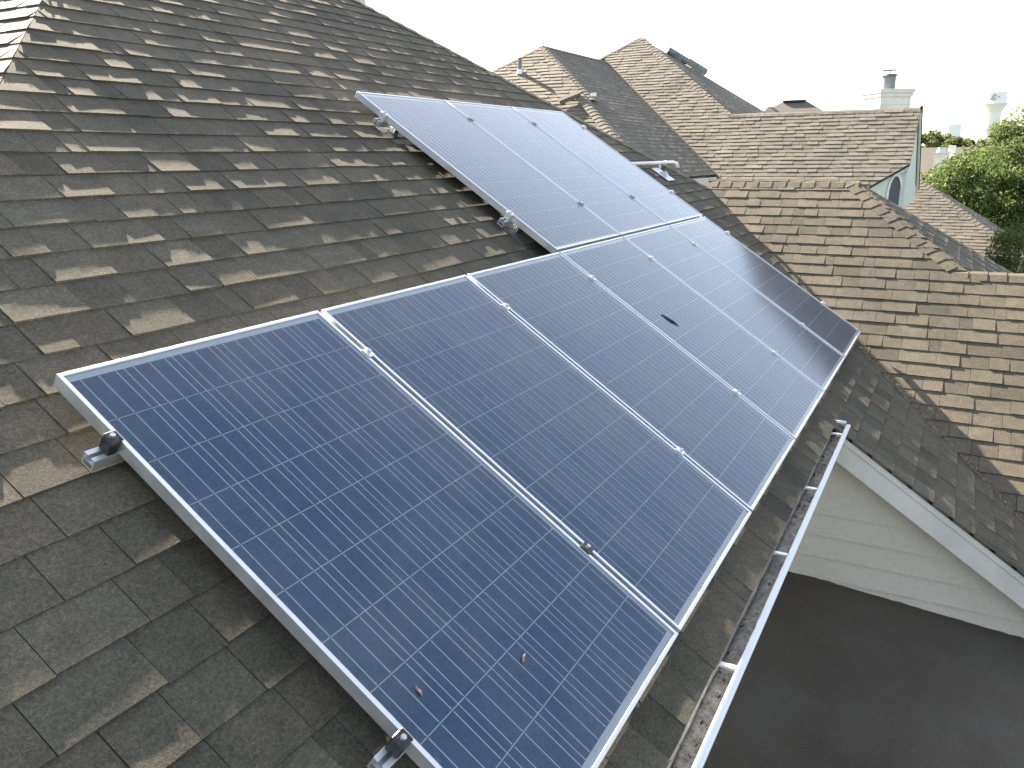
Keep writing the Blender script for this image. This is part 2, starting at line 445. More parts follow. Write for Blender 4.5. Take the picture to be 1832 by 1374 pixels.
# silt lying in it
b = MB(); NXs = 420; ys = [-1.4405, -1.452, -1.463, -1.474, -1.485, -1.496]
for i in range(NXs+1):
    x = GX0+.01+(GX1-GX0-.02)*i/NXs
    for j, y in enumerate(ys):
        p = Vector((x, y, 0))
        h = .016+.016*noise.noise(p*6)+.008*noise.noise(p*31)+.010*max(0, noise.noise(Vector((x*1.3, 2, 4))))
        b.v.append(Vector((x, y+(0 if 0 < j < 5 else 0), max(-1.2025, -1.193+h-(.012 if j < 1 else 0)))))
for i in range(NXs):
    for j in range(5): b.f.append([i*6+j, i*6+j+1, (i+1)*6+j+1, (i+1)*6+j])
sl_ = mk('silt', b.v, b.f, m_dirt, gutter, smooth=True)
lit = MB(); rg = random.Random(5)                # leaf bits in the gutter
for _ in range(75):
    x = rg.choice([rg.uniform(2.6, 3.9), rg.uniform(.2, 3.9)]); y = rg.uniform(-1.495, -1.45); a = rg.uniform(0, 6.3); s_ = rg.uniform(.005, .022)
    c = Vector((x, y, -1.168+rg.uniform(0, .014))); d = Vector((math.cos(a), math.sin(a)*.5, rg.uniform(-.3, .3)))*s_; e_ = Vector((-d.y, d.x, rg.uniform(-.006, .006)))*.35
    lit.add([c-d, c+e_, c+d, c-e_], [[0, 1, 2, 3]])
lit.build('leaf_litter', mat('dead_leaves', (.035, .028, .02), .9), gutter, kind='stuff')
# grit collected in the valley
m_grit = mat('pale_grit', (.38, .31, .22), .95)
kk = NB(m_grit); n1 = kk.noise(70, 3, .7, kk.pos()); kk.l(kk.ramp(n1.outputs['Fac'], [(.3, (.10, .08, .055)), (.55, (.3, .25, .19)), (.75, (.5, .44, .35))]), kk.b.inputs['Base Color'])
b = MB(); rg = random.Random(8)
for _ in range(2600):
    t = rg.uniform(0, 1); yv = -1.35-2.0*t; xv = yv+7.38
    if noise.noise(Vector((yv*5, 1, 2))) < rg.uniform(-.7, .35): continue
    dx = rg.gauss(0, .012)
    p = Vector((xv+dx, yv-dx*.6+rg.gauss(0, .006), C0+T*yv+.019+abs(dx)*T*.9)); s_ = rg.uniform(.002, .0075)
    q = [p+Vector((rg.uniform(-1, 1), rg.uniform(-1, 1), rg.uniform(-.4, 1.2)))*s_ for _ in range(4)]
    b.add(q, [[0, 1, 2], [0, 2, 3], [0, 3, 1], [1, 3, 2]])
b.build('valley_grit', m_grit, roof, kind='stuff')
# chimney far up behind the hip
cb = MB(); cb.box((9.55, 6.64, -1), (10.0, 7.2, 4.3)); chm = cb.build('chimney', m_white, house)

# ------------------------------------------------------------------ solar panels
PITCH, PL, PW_, PG = 1.012, 1.65, .992, .02
m_cell = mat('polycrystalline_silicon', (.02, .04, .11), .35)
kk = NB(m_cell); oi = kk.n('ShaderNodeObjectInfo')
mp = kk.n('ShaderNodeMapping'); kk.l(kk.co(), mp.inputs['Vector'])
vm = kk.n('ShaderNodeVectorMath', operation='SCALE'); vm.inputs[0].default_value = (17, 9, 5); kk.l(oi.outputs['Random'], vm.inputs['Scale']); kk.l(vm.outputs[0], mp.inputs['Location'])
vo = kk.n('ShaderNodeTexVoronoi'); vo.inputs['Scale'].default_value = 95; kk.l(mp.outputs[0], vo.inputs['Vector'])
g1 = kk.ramp(vo.outputs['Color'], [(0, (.001, .075, .18)), (.5, (.002, .10, .235)), (1, (.004, .135, .29))])
tint = kk.ramp(oi.outputs['Random'], [(0, (.7, 1.0, 1.05)), (.5, (1, 1, 1)), (1, (1.4, .95, 1.0))])
kk.l(kk.mix(1.0, g1, tint, 'MULTIPLY'), kk.b.inputs['Base Color'])
m_back = mat('white_backsheet', (.80, .82, .84), .5)
m_ribbon = mat('tinned_ribbon', (.86, .89, .92), .4, .1)
# front glass: thin, slightly structured and dusty
m_glass = bpy.data.materials.new('solar_glass'); m_glass.use_nodes = True
t_ = m_glass.node_tree; t_.nodes.remove(t_.nodes['Principled BSDF'])
out = t_.nodes['Material Output']
tr = t_.nodes.new('ShaderNodeBsdfTransparent'); tr.inputs[0].default_value = (.93, .96, .96, 1)
gl = t_.nodes.new('ShaderNodeBsdfGlossy'); gl.inputs['Roughness'].default_value = .15; gl.inputs[0].default_value = (.96, .98, 1, 1)
fr = t_.nodes.new('ShaderNodeFresnel'); fr.inputs[0].default_value = 1.52
mx = t_.nodes.new('ShaderNodeMixShader'); t_.links.new(fr.outputs[0], mx.inputs[0]); t_.links.new(tr.outputs[0], mx.inputs[1]); t_.links.new(gl.outputs[0], mx.inputs[2])
df = t_.nodes.new('ShaderNodeBsdfDiffuse'); df.inputs[0].default_value = (.55, .52, .47, 1)
ge = t_.nodes.new('ShaderNodeNewGeometry')
nz = t_.nodes.new('ShaderNodeTexNoise'); nz.inputs['Scale'].default_value = 2.6; nz.inputs['Detail'].default_value = 6; nz.inputs['Roughness'].default_value = .62; t_.links.new(ge.outputs[0], nz.inputs[0])
rp = t_.nodes.new('ShaderNodeValToRGB'); rp.color_ramp.elements[0].position = .42; rp.color_ramp.elements[0].color = (.005,)*3+(1,); rp.color_ramp.elements[1].position = .74; rp.color_ramp.elements[1].color = (.075,)*3+(1,)
t_.links.new(nz.outputs[0], rp.inputs[0])
nz2 = t_.nodes.new('ShaderNodeTexNoise'); nz2.inputs['Scale'].default_value = 7.5; nz2.inputs['Detail'].default_value = 8; nz2.inputs['Roughness'].default_value = .7; t_.links.new(ge.outputs[0], nz2.inputs[0])
rp2 = t_.nodes.new('ShaderNodeValToRGB'); rp2.color_ramp.elements[0].position = .66; rp2.color_ramp.elements[0].color = (0, 0, 0, 1); rp2.color_ramp.elements[1].position = .76; rp2.color_ramp.elements[1].color = (.16,)*3+(1,)
t_.links.new(nz2.outputs[0], rp2.inputs[0])
sm = t_.nodes.new('ShaderNodeMath'); sm.operation = 'ADD'; t_.links.new(rp.outputs[0], sm.inputs[0]); t_.links.new(rp2.outputs[0], sm.inputs[1])
mx2 = t_.nodes.new('ShaderNodeMixShader'); t_.links.new(sm.outputs[0], mx2.inputs[0]); t_.links.new(mx.outputs[0], mx2.inputs[1]); t_.links.new(df.outputs[0], mx2.inputs[2])
t_.links.new(mx2.outputs[0], out.inputs[0])

def panel_proto():
    p = bpy.data.objects.new('solar_panel', None); C.objects.link(p); p.empty_display_size = .1; p['_local'] = 1
    def lb(name, m, boxes, bevel=0):
        b = MB()
        for lo, hi in boxes: b.box(lo, hi)
        return b.build(name, m, p, bevel=bevel)
    W_, H_, F, D = PW_, PL, .012, .040
    lb('frame_bar', m_alu, [((0, -H_, -D), (F, 0, 0))], .0012)
    lb('frame_bar', m_alu, [((W_-F, -H_, -D), (W_, 0, 0))], .0012)
    lb('frame_bar', m_alu, [((F, -F, -D), (W_-F, 0, -.0004))], .0012)
    lb('frame_bar', m_alu, [((F, -H_, -D), (W_-F, -H_+F, -.0004))], .0012)
    lb('backsheet', m_back, [((F, -H_+F, -.012), (W_-F, -F, -.0095))])
    gm = MB(); gm.add([(F, -H_+F, -.004), (W_-F, -H_+F, -.004), (W_-F, -F, -.004), (F, -F, -.004)], [[0, 1, 2, 3]]); gm.build('glass', m_glass, p)
    cm = MB(); cm.box((0, -.1555, 0), (.1543, 0, .0012)); me = None
    cx0 = (W_-(6*.159-.003))/2; cy0 = (H_-(10*.1588-.0028))/2
    for r in range(10):
        for c in range(6):
            x, y = cx0+c*.159, -cy0-r*.1588
            if me is None: o = cm.build('cell', m_cell, p); me = o.data
            else: o = bpy.data.objects.new('cell', me); C.objects.link(o); o.parent = p
            o.location = (x, y, -.0093)
    rb_ = MB()
    for c in range(6):
        for q in (.026, .078, .130):
            x = cx0+c*.159+q
            for r in range(10):
                y = -cy0-r*.1588; rb_.box((x-.0016, y-.1535, -.0080), (x+.0016, y-.0025, -.0077))
    rb_.build('busbar', m_ribbon, p)
    return p
proto = panel_proto()
Rp = Matrix.Rotation(TH, 4, 'X')
def place(o, i, row):
    y0 = 0 if row == 0 else PL+PG
    o.matrix_world = Rp @ Matrix.Translation((i*PITCH, y0, 0))
labels0 = ['blue solar panel at the near end of the lower row', 'second solar panel from the near end of the lower row',
  'third solar panel from the near end of the lower row, left of the dark twig', 'lower-row solar panel with a dark twig lying on its glass',
  'second to last panel of the lower row, half pale half brown in reflection', 'last solar panel of the lower row, mirroring the brown roof']
labels1 = ['upper-row solar panel with open frame side over the roof at left', 'middle one of the three pale solar panels in the upper row', 'rightmost solar panel of the upper row, beside the roof hip']
spots = [(i, 0) for i in range(6)] + [(i, 1) for i in (3, 4, 5)]
for k, (i, row) in enumerate(spots):
    if k == 0: o = proto
    else:
        o = proto.copy(); C.objects.link(o)
        for ch in list(proto.children):
            c_ = ch.copy(); C.objects.link(c_); c_.parent = o
    place(o, i, row)
    tag(o, labels0[i] if row == 0 else labels1[i-3], 'solar panel', 'solar panels on the roof')
for o in bpy.data.objects:
    if '_local' in o and o is not proto: del o['_local']
if '_local' in proto: del proto['_local']

# rails with feet, flashings and clamps
def roofP(u, v, h): return Vector((u, -v*CT - h*-ST*-1, -v*ST + h*CT))
def rail(v, u0, u1, seams, lab, feet, black_left, lit=True):
    t = thing('mounting_rail', lab, 'rail', roofP(u0, v, -.10), 'rails that carry the panels')
    def lm(u, vv, h):
        m_ = Rp.copy(); m_.translation = Vector((u, -vv*CT, -vv*ST)) + Vector((0, -ST, CT))*h; return m_
    b = MB(); m_ = lm(0, v, 0)
    # extruded profile: two flanges, two lips and a web, open at the ends
    for lo, hi in (((u0, -.020, -.078), (u1, .020, -.073)), ((u0, -.020, -.073), (u1, -.016, -.045)), ((u0, .016, -.073), (u1, .020, -.045)), ((u0, -.020, -.045), (u1, -.006, -.041)), ((u0, .006, -.045), (u1, .020, -.041)), ((u0, -.016, -.060), (u1, .016, -.057))):
        b.box(lo, hi, m_)
    b.build('rail_profile', m_alu, t)
    def clamp(u, black, end):
        cb_ = MB(); mm = lm(u, v, 0)
        if end:
            s = end
            cb_.box((-.002 if s > 0 else -.026, -.019, -.041), (.026 if s > 0 else .002, .019, .004), mm) if False else None
            x0, x1 = (-.030, -.003) if s < 0 else (.003, .030)
            cb_.box((x0, -.019, -.0405), (x1, .019, .002), mm)
            cb_.box((x0 if s > 0 else x0, -.019, .002), (x1 if s > 0 else x1, .019, .008), mm)
            cb_.box((x1, -.019, .001), (x1+.010, .019, .007), mm) if s < 0 else cb_.box((x0-.010, -.019, .001), (x0, .019, .007), mm)
            o = cb_.build('end_clamp', m_black if black else m_alu, t, bevel=.003)
        else:
            cb_.box((-.018, -.020, .0012), (.018, .020, .0048), mm)
            cb_.box((-.006, -.020, -.035), (.006, .020, .0012), mm)
            o = cb_.build('mid_clamp', m_black if black else m_alu, t, bevel=.001)
        bb = MB(); bx = (-.016 if end and end < 0 else .016 if end else 0)
        P_ = mm @ Vector((bx, 0, .004)); Q_ = mm @ Vector((bx, 0, .016)); bb.tube([P_, Q_], .0075, 6); bb.build('bolt', m_steel, o)
    for u, blk in seams: clamp(u, blk, 0)
    clamp(u0+.03+.03 if False else seams_left, black_left, -1); clamp(6.052+.002, False, 1)
    for fu in feet:
        f_ = MB(); mm = lm(fu, v+.035, 0)
        f_.box((-.022, -.012, -.108), (.022, -.006, -.048), mm); f_.box((-.022, -.012, -.112), (.022, .052, -.106), mm)
        ft = f_.build('foot', m_steel, t, bevel=.001)
        fs = MB(); fs.box((-.11, -.12, -.1135), (.11, .12, -.1125), mm); fs.build('flashing', m_steel, t)
        q = MB(); q.tube([mm @ Vector((0, .02, -.107)), mm @ Vector((0, .02, -.085))], .008, 6); q.build('bolt', m_steel, ft)
seams_left = 0.0
for v, lab, blk in ((.25, 'aluminium rail under the upper half of the lower panel row', True), (1.265, 'aluminium rail under the lower edge of the lower panel row', True)):
    seams_left = 0.0
    rail(v, -.065, 6.12, [(i*PITCH-.010, v > 1 and i == 1) for i in range(1, 6)], lab, [.9, 2.4, 3.9, 5.4], blk)
for v, lab in ((-1.415, 'aluminium rail under the top of the upper panel row'), (-.375, 'aluminium rail under the lower part of the upper panel row')):
    seams_left = 3*PITCH
    rail(v, 3*PITCH-.065, 6.12, [(i*PITCH-.010, True) for i in (4, 5)], lab, [3.16, 4.6, 5.8], False)

# little things lying on the glass
m_twig = mat('dark_twig', (.015, .012, .01), .9)
def onglass(u, v, h=.0): return Vector((u, -v*CT, -v*ST)) + Vector((0, -ST, CT))*(h-.004)
b = MB(); pts = [onglass(3.270, .650, .003), onglass(3.281, .690, .005), onglass(3.288, .72, .005), onglass(3.300, .765, .003)]
b.tube(pts, [.003, .0045, .0055, .002], 6)
tag(b.build('twig', m_twig), 'dark curled twig lying on the solar panel glass', 'twig')
m_leaf = mat('dry_leaf', (.26, .165, .12), .8)
for (u, v, a, lab) in ((.435, 1.345, .3, 'dry reddish leaf fragment on the nearest solar panel'), (.115, 1.215, 1.3, 'small dry leaf near the left edge of the nearest solar panel')):
    b = MB(); L_ = .017; d = Vector((math.cos(a), math.sin(a)*CT, math.sin(a)*ST)); s_ = Vector((-math.sin(a), math.cos(a)*CT, math.cos(a)*ST)); nn = Vector((0, -ST, CT)); c = onglass(u, v, .002)
    b.add([c-d*L_, c-d*L_*.2+s_*.005+nn*.003, c+d*L_*.5+s_*.004, c+d*L_+nn*.004, c+d*L_*.3-s_*.004, c-d*L_*.4-s_*.005+nn*.002, c+nn*.001], [[6, 0, 1], [6, 1, 2], [6, 2, 3], [6, 3, 4], [6, 4, 5], [6, 5, 0]])
    tag(b.build('leaf', m_leaf), lab, 'leaf')

# conduit and flashing right of the upper row
cd_ = thing('conduit', 'white conduit pipe crossing the roof hip beside the panels', 'pipe', (6.9, .8, C0+T*.8))
b = MB(); zc = C0+T*.8+.062; b.tube([(6.30, .80, zc-.0), (7.62, .80, zc), (7.74, .80, zc-.012), (7.80, .80, zc-.05)], .015, 12); b.build('pipe', m_lip, cd_, smooth=True)
b = MB(); b.tube([(7.30, .80, zc), (7.36, .80, zc)], .020, 12); b.build('coupling', m_lip, cd_)
b = MB(); b.tube([(7.16, .80, C0+T*.8), (7.16, .80, zc-.02)], .014, 8); b.build('strut', m_steel, cd_)
b = MB(); m_ = Rp.copy(); m_.translation = Vector((6.98, .70, C0+T*.70)) + nS*.014
b.box((-.11, -.10, 0), (.11, .12, .002), m_); b.add([m_ @ Vector(q) for q in ((-.05, -.055, .002), (.05, -.055, .002), (.05, .045, .002), (-.05, .045, .002), (0, 0, .045))], [[0, 1, 4], [1, 2, 4], [2, 3, 4], [3, 0, 4]])
b.build('flashing', m_steel, cd_)

# ------------------------------------------------------------------ the house behind
nh = thing('house', 'grey brown house with several hipped roofs behind the near roof', 'house', (19, 3, GZ))
XB = 17.4; ZR = T*(19.58-XB)
pB2 = Plane('F', 0.0, XB)
PK2 = (23.18, 6.88, T*(23.18-XB)); pN2 = Plane('S', PK2[2], PK2[1])
PK1 = (18.006, 7.508, 3.137); pF1 = Plane('F', PK1[2], PK1[0]); pD1 = Plane('S', PK1[2], PK1[1])
H3A = (27.56, -.73, -.23); pH3 = Plane('F', H3A[2], H3A[0]); pR3 = Plane('S', H3A[2], H3A[1])
roof2 = deck([
    (pB2, [(-.95, 19.58), (3.16, 19.58), (6.88, 23.18), (12, 18.1), (12, 16.6), (.3, 16.6), (-.95, 17.85)]),
    (pN2, [(23.18, 6.88), (18.9, 2.6), (27.5, 2.6)]),
    (Plane('E', ZR, -19.58), [(-.95, -19.58), (3.16, -19.58), (3.16, -22.1), (-.95, -22.1)]),
    (pF1, [(7.508, 18.006), (2.95, 13.45), (12.06, 13.45)]),
    (pD1, [(18.006, 7.508), (22.16, 7.508), (17.6, 2.95), (13.45, 2.95)]),
], 'roof', nh)
sh = []
e2 = .148; eb2 = e2*CT
sh += tabs(pB2, 19.58-eb2*25, 23.1, -1.3, 12.2, [pB2.hp(0, 1, .95), pB2.hp(1, 1, -16.9), pB2.hp(1, -1, -14.65), pB2.hp(-1, -1, 30.06)], e=e2,
           percourse=lambda b, q: [pB2.hp(-1, 1, 16.42)] if b > 19.5 else [], wmin=.14, wmax=.40, thick=(.013, .007), amp=.012, seed=31)
sh += tabs(pN2, 2.7, 6.85, 18.9, 27.4, [pN2.hp(1, -1, -16.3), pN2.hp(-1, -1, 30.06)], e=e2, wmin=.14, wmax=.40, thick=(.0018, .0008), amp=.002, seed=32)
sh += tabs(pF1, 13.5, 17.95, 2.9, 12, [pF1.hp(-1, 1, 10.5), pF1.hp(-1, -1, 25.51)], e=e2, wmin=.14, wmax=.40, thick=(.012, .006), amp=.008, seed=33)
sh += tabs(pD1, 2.96, 7.45, 13.4, 22.2, [pD1.hp(1, -1, -10.5), pD1.hp(-1, 1, 14.65)], e=e2, wmin=.14, wmax=.40, thick=(.0018, .0008), amp=.002, seed=34)
cp = []
cp += caps((19.6, 3.18, ZR), (23.15, 6.85, PK2[2]-.02), nF, nS, e=.16, hw=.15, seed=41)
cp += caps((20.2, 9.86, PK2[2]-T*2.98), (23.16, 6.9, PK2[2]-.015), nF, Vector((0, ST, CT)), e=.16, hw=.13, seed=42)
cp += caps((19.58, 3.2, ZR), (19.58, -.97, ZR), nF, nE, e=.16, hw=.15, seed=43)
cp += caps((15.93, 5.26, PK1[2]-T*2.16), (17.98, 7.48, PK1[2]-.02), nF, nS, e=.16, hw=.16, seed=44)
cp += caps((13.6, 3.22, PK1[2]-T*4.40+.05), (15.86, 5.48, PK1[2]-T*2.14+.07), nF, nS, e=.16, hw=.16, seed=45)
cp += caps((15.6, 9.91, PK1[2]-T*2.4), (17.98, 7.53, PK1[2]-.02), nF, Vector((0, ST, CT)), e=.16, hw=.13, seed=46)
cp += caps((18.0, 7.508, PK1[2]), (22.1, 7.508, PK1[2]), nS, Vector((0, ST, CT)), e=.16, hw=.12, seed=47)
lay(sh, roof2, m_shingle_far, 300)
for q in cp: mk('ridge_cap', q[0], q[1], m_shingle_far, roof2, tone=q[2])
h3 = thing('house', 'single storey house with low hipped brown roof beside the trees', 'house', (26, 1, GZ))
roof3 = deck([(pH3, [(-.73, 27.56), (-5.2, 23.09), (5.0, 23.09), (5.0, 27.56)]), (pR3, [(27.56, -.73), (23.09, -5.2), (32.03, -5.2)])], 'roof', h3)
sh = tabs(pH3, 27.54-eb*37, 27.5, -5.3, .3, [pH3.hp(-1, 1, 28.29)], wmin=.16, wmax=.42, thick=(.012, .006), amp=.008, seed=35)
sh += tabs(pR3, -.75-eb*30, -.78, 23.5, 31.5, [pR3.hp(1, -1, -28.29), pR3.hp(-1, -1, 26.83)], wmin=.16, wmax=.42, thick=(.002, .001), amp=.003, seed=36)
lay(sh, roof3, m_shingle_far, 240)
for q in caps((23.6, -4.69, H3A[2]-T*3.96), (27.54, -.75, H3A[2]-.015), nF, nS, e=.16, hw=.15, seed=48): mk('ridge_cap', q[0], q[1], m_shingle_far, roof3, tone=q[2])
b = MB(); b.box((23.6, -4.6, GZ), (23.7, 5.0, H3A[2]-T*4.2)); b.box((23.7, -4.6, GZ), (31.4, -4.5, H3A[2]-T*4.2)); b.build('wall', m_siding, h3)
# the step where the lower hip starts
b = MB(); b.bar((15.86, 5.55, 1.83), (15.60, 5.92, 1.66), .14, .09, up=nF); mk('step_cap', b.v, b.f, m_shingle_far, roof2, tone=.6)
b = MB(); b.box((15.86, 5.20, 1.76), (15.96, 5.30, 1.83)); b.build('cap_end', m_lip, roof2)
# fascia and gutter of the dark slope
b = MB(); b.box((13.6, 2.90, -.11), (17.45, 2.945, .045)); b.build('fascia', m_white, nh)
b = MB(); b.box((13.6, 3.0, GZ), (17.0, 3.1, .0)); b.box((17.0, -.2, GZ), (17.1, 3.0, -.35)); b.box((22.0, -.75, GZ), (22.1, 9, -.3)); b.box((13.6, 3.1, GZ), (13.7, 11.8, 0)); b.box((13.7, 11.7, GZ), (22, 11.8, 0)); b.build('wall', m_siding, nh)
# gable wall at the right end, its angled bay with the oval louvre
m_pale = mat('pale_green_siding', (.55, .60, .57), .6)
b = MB(); b.prism([(17.9, .10), (19.58, ZR-.12), (22.0, -.25), (22.0, -.62), (17.9, -.62)], 'Y', -.91, -.80); gw = b.build('gable_wall', m_pale, nh)
b = MB(); b.box((17.85, -.72, GZ), (22.0, -.62, -.55)); b.box((17.9, -.80, -.70), (22.0, -.62, -.621)); b.build('lower_wall', m_pale, nh)
b = MB(); b.prism([(19.58, ZR-.02), (22.25, ZR-.02-T*2.67), (22.25, ZR-.22-T*2.67), (19.58, ZR-.22)], 'Y', -.97, -.93); b.build('rake_board', m_white, nh)
b = MB(); b.prism([(19.58, ZR-.03), (17.9, ZR-.03-T*1.68), (17.9, ZR-.15-T*1.68), (19.58, ZR-.15)], 'Y', -.94, -.90); b.build('rake_board', m_white, nh)
b = MB(); b.prism([(19.50, ZR+.05), (22.3, ZR+.05-T*2.75), (22.3, ZR-.01-T*2.75), (19.50, ZR-.01)], 'Y', -.99, -.935); b.build('rake_edge', m_deck, nh)
dW = Vector((1, -1, 0)).normalized(); nW = Vector((-1, -1, 0)).normalized()
wb = Vector((17.12, -.02, 0))                      # left end of the angled wall
mW = Matrix((dW, -nW, Vector((0, 0, 1)))).transposed().to_4x4(); mW.translation = wb
b = MB(); b.prism([(-.6, -3), (1.27, -3), (1.27, .345), (-.6, -.535)], 'Y', 0, .08); b.v = [mW @ q for q in b.v]
bay = b.build('bay_wall', m_pale, nh)
b = MB(); b.prism([(-.7, -.62), (1.2, .13), (1.2, .27), (-.7, -.48)], 'Y', -.02, .02); b.v = [mW @ q for q in b.v]
# oval louvre with its frame
oc = (.98, -.34)
def ell(rx, rz, y, n=28): return [mW @ Vector((oc[0]+rx*math.cos(2*math.pi*i/n), y, oc[1]+rz*math.sin(2*math.pi*i/n))) for i in range(n)]
b = MB(); n = 28; o1, o2 = ell(.15, .40, -.03), ell(.20, .45, -.03); o3 = ell(.20, .45, .0)
b.add(o1+o2+o3, [[i, (i+1) % n, n+(i+1) % n, n+i] for i in range(n)]+[[n+i, n+(i+1) % n, 2*n+(i+1) % n, 2*n+i] for i in range(n)])
ov = b.build('oval_vent', m_white, nh); b = MB(); b.add(ell(.152, .402, -.012), [list(range(n))]); b.build('louvre', mat('dark_louvre', (.06, .07, .085), .6), ov)
# chimney stack with a metal flue
b = MB(); mc = Matrix.Rotation(R(36), 4, 'Z'); mc.translation = Vector((23.45, .08, 0))
b.box((-.40, -.42, -1), (.40, .42, 2.02), mc); ch = b.build('chimney', m_white, nh)
b = MB(); b.box((-.46, -.48, 2.02), (.46, .48, 2.12), mc); b.box((-.43, -.45, 1.92), (.43, .45, 2.02), mc); b.build('crown', m_white, ch)
for zz in (1.55, 1.72):
    b = MB(); b.box((-.404, -.415, zz), (-.395, .415, zz+.010), mc); b.build('board_joint', m_siding, ch)
b = MB(); m_flue = mat('weathered_flue_metal', (.16, .18, .19), .6, .1)
b.tube([(23.45, .08, 2.12), (23.45, .08, 2.46)], .165, 20); fl_ = b.build('flue', m_flue, ch, smooth=False)
b = MB(); b.tube([(23.45, .08, 2.46), (23.45, .08, 2.50), (23.45, .08, 2.505)], [.23, .17, .02], 20); b.tube([(23.45, .08, 2.60), (23.45, .08, 2.63)], [.235, .02], 20)
for a in range(3):
    q = Vector((math.cos(a*2.1)*.15, math.sin(a*2.1)*.15, 0)); b.tube([Vector((23.45, .08, 2.48))+q, Vector((23.45, .08, 2.61))+q], .012, 5)
b.build('flue_cap', m_flue, ch)
# vent pipe with a boot
pb = Vector((16.957, 7.58, 2.438)); b = MB(); b.tube([pb-Vector((0, 0, .05)), pb+Vector((0, 0, .33))], .047, 14); vp = b.build('vent_pipe', m_flue, nh, smooth=False)
b = MB(); b.tube([pb+Vector((0, 0, -.03)), pb+Vector((0, 0, .08))], [.09, .052], 14); b.build('boot', m_lip, vp)
b = MB(); b.tube([(16.3, 7.66, 1.95), (16.3, 7.66, 2.12)], .028, 8); b.build('vent_pipe', m_steel, nh)
# two barrel vents by the ridge
for c in ((24.05, 6.02, 3.34), (24.75, 5.62, 3.07)):
    c = Vector(c); d = Vector((.62, -.6, -.36)).normalized(); b = MB(); b.tube([c-d*.36+Vector((0, 0, .07)), c+d*.36+Vector((0, 0, .03))], .105, 14)
    rv = b.build('ridge_vent', m_flue, nh); b = MB(); b.box((c.x-.12, c.y-.12, c.z-.15), (c.x+.12, c.y+.12, c.z+.1)); b.build('base', m_flue, rv)

# ------------------------------------------------------------------ far houses
def hip_house(name, label, c, lx, ly, ez, rise, rr, m):
    t = thing(name, label, 'house', (c[0], c[1], GZ))
    b = MB(); b.box((c[0]-lx+.4, c[1]-ly+.4, GZ), (c[0]+lx-.4, c[1]+ly-.4, ez)); b.build('wall', m_siding, t)
    b = MB(); x0, x1, y0, y1 = c[0]-lx, c[0]+lx, c[1]-ly, c[1]+ly
    b.add([(x0, y0, ez), (x1, y0, ez), (x1, y1, ez), (x0, y1, ez), (c[0], c[1]-rr, ez+rise), (c[0], c[1]+rr, ez+rise), (x0, y0, ez-.2), (x1, y0, ez-.2), (x1, y1, ez-.2), (x0, y1, ez-.2)],
          [[0, 4, 5, 3], [1, 2, 5, 4], [0, 1, 4], [2, 3, 5], [0, 3, 9, 6], [0, 6, 7, 1], [1, 7, 8, 2], [2, 8, 9, 3], [6, 9, 8, 7]])
    b.build('roof', m, t); return t
m_far_roof = mat('distant_shingle', (.22, .2, .175), .95)
kk = NB(m_far_roof); wv = kk.n('ShaderNodeTexWave', wave_type='BANDS', bands_direction='Z'); wv.inputs['Scale'].default_value = 3.6; wv.inputs['Distortion'].default_value = .6; kk.l(kk.pos(), wv.inputs[0])
kk.l(kk.ramp(wv.outputs[0], [(.1, (.06, .057, .052)), (.35, (.115, .108, .096)), (1, (.125, .116, .102))]), kk.b.inputs['Base Color'])
fh = hip_house('house', 'distant house whose hipped roof peeps over the ridge beside the peak', (44.5, 6.2), 3.9, 4.6, .6, 2.5, .62, m_far_roof)
b = MB(); b.box((44.35, 5.65, 3.08), (44.65, 6.75, 3.18)); b.build('ridge_vent', m_deck, fh)
b = MB(); b.add([(42.0, 6.95, 2.80), (41.2, 6.0, 2.1), (43.3, 6.0, 2.1), (43.0, 6.95, 2.80), (42.0, 7.6, 2.1)], [[0, 1, 2, 3], [0, 4, 1]]); b.build('dormer_roof', m_far_roof, fh)
fh2 = hip_house('house', 'distant low house with white chimney left of the big tree', (74, -.5), 5, 6.5, -1.8, 2.7, 3.4, m_far_roof)
b = MB(); b.box((66.4, -.75, -2), (67.2, .2, .45)); chf = b.build('chimney', m_white, fh2); b = MB(); b.box((66.3, -.85, .45), (67.3, .3, .55)); b.build('crown', m_steel, chf); b = MB(); b.tube([(66.8, -.2, .55), (66.8, -.2, .85)], [.3, .2], 10); b.build('flue', m_steel, chf)
b = MB(); b.box((68.0, -1.1, -2), (68.8, -.6, 1.0)); b.build('chimney', m_white, fh2)
fh3 = hip_house('house', 'distant house roof half hidden between chimney and leafy tree', (88, -2.2), 5, 4.0, -1.8, 2.6, 1.0, m_far_roof)

# ------------------------------------------------------------------ water towers
m_tower = mat('white_tank_paint', (.8, .81, .82), .5)
def lathe(prof, c, n=40):
    b = MB(); v = []; f = []
    for r, z in prof:
        v += [(c[0]+r*math.cos(2*math.pi*k/n), c[1]+r*math.sin(2*math.pi*k/n), z) for k in range(n)]
    for i in range(len(prof)-1):
        for k in range(n): f.append([i*n+k, i*n+(k+1) % n, (i+1)*n+(k+1) % n, (i+1)*n+k])
    b.add(v, f); return b
wt = thing('water_tower', 'tall white water tower with curly emblem behind the tree', 'water tower', (607, -12.4, GZ))
lathe([(5.0, GZ), (4.3, 12), (4.1, 23.6), (4.3, 24.2)], (607, -12.4)).build('pedestal', m_tower, wt, smooth=True)
tk = lathe([(4.3, 24.2), (5.6, 26.8), (7.1, 29.0), (7.1, 29.05), (6.2, 29.3), (6.2, 35.2), (5.6, 35.9), (3, 36.3), (.02, 36.4)], (607, -12.4)).build('tank', m_tower, wt)
m_emb = mat('emblem_paint', (.16, .24, .27), .6)
b = MB()
def onT(y, z, r=6.26): return Vector((607-math.sqrt(max(.1, r*r-y*y)), -12.4+y, z))
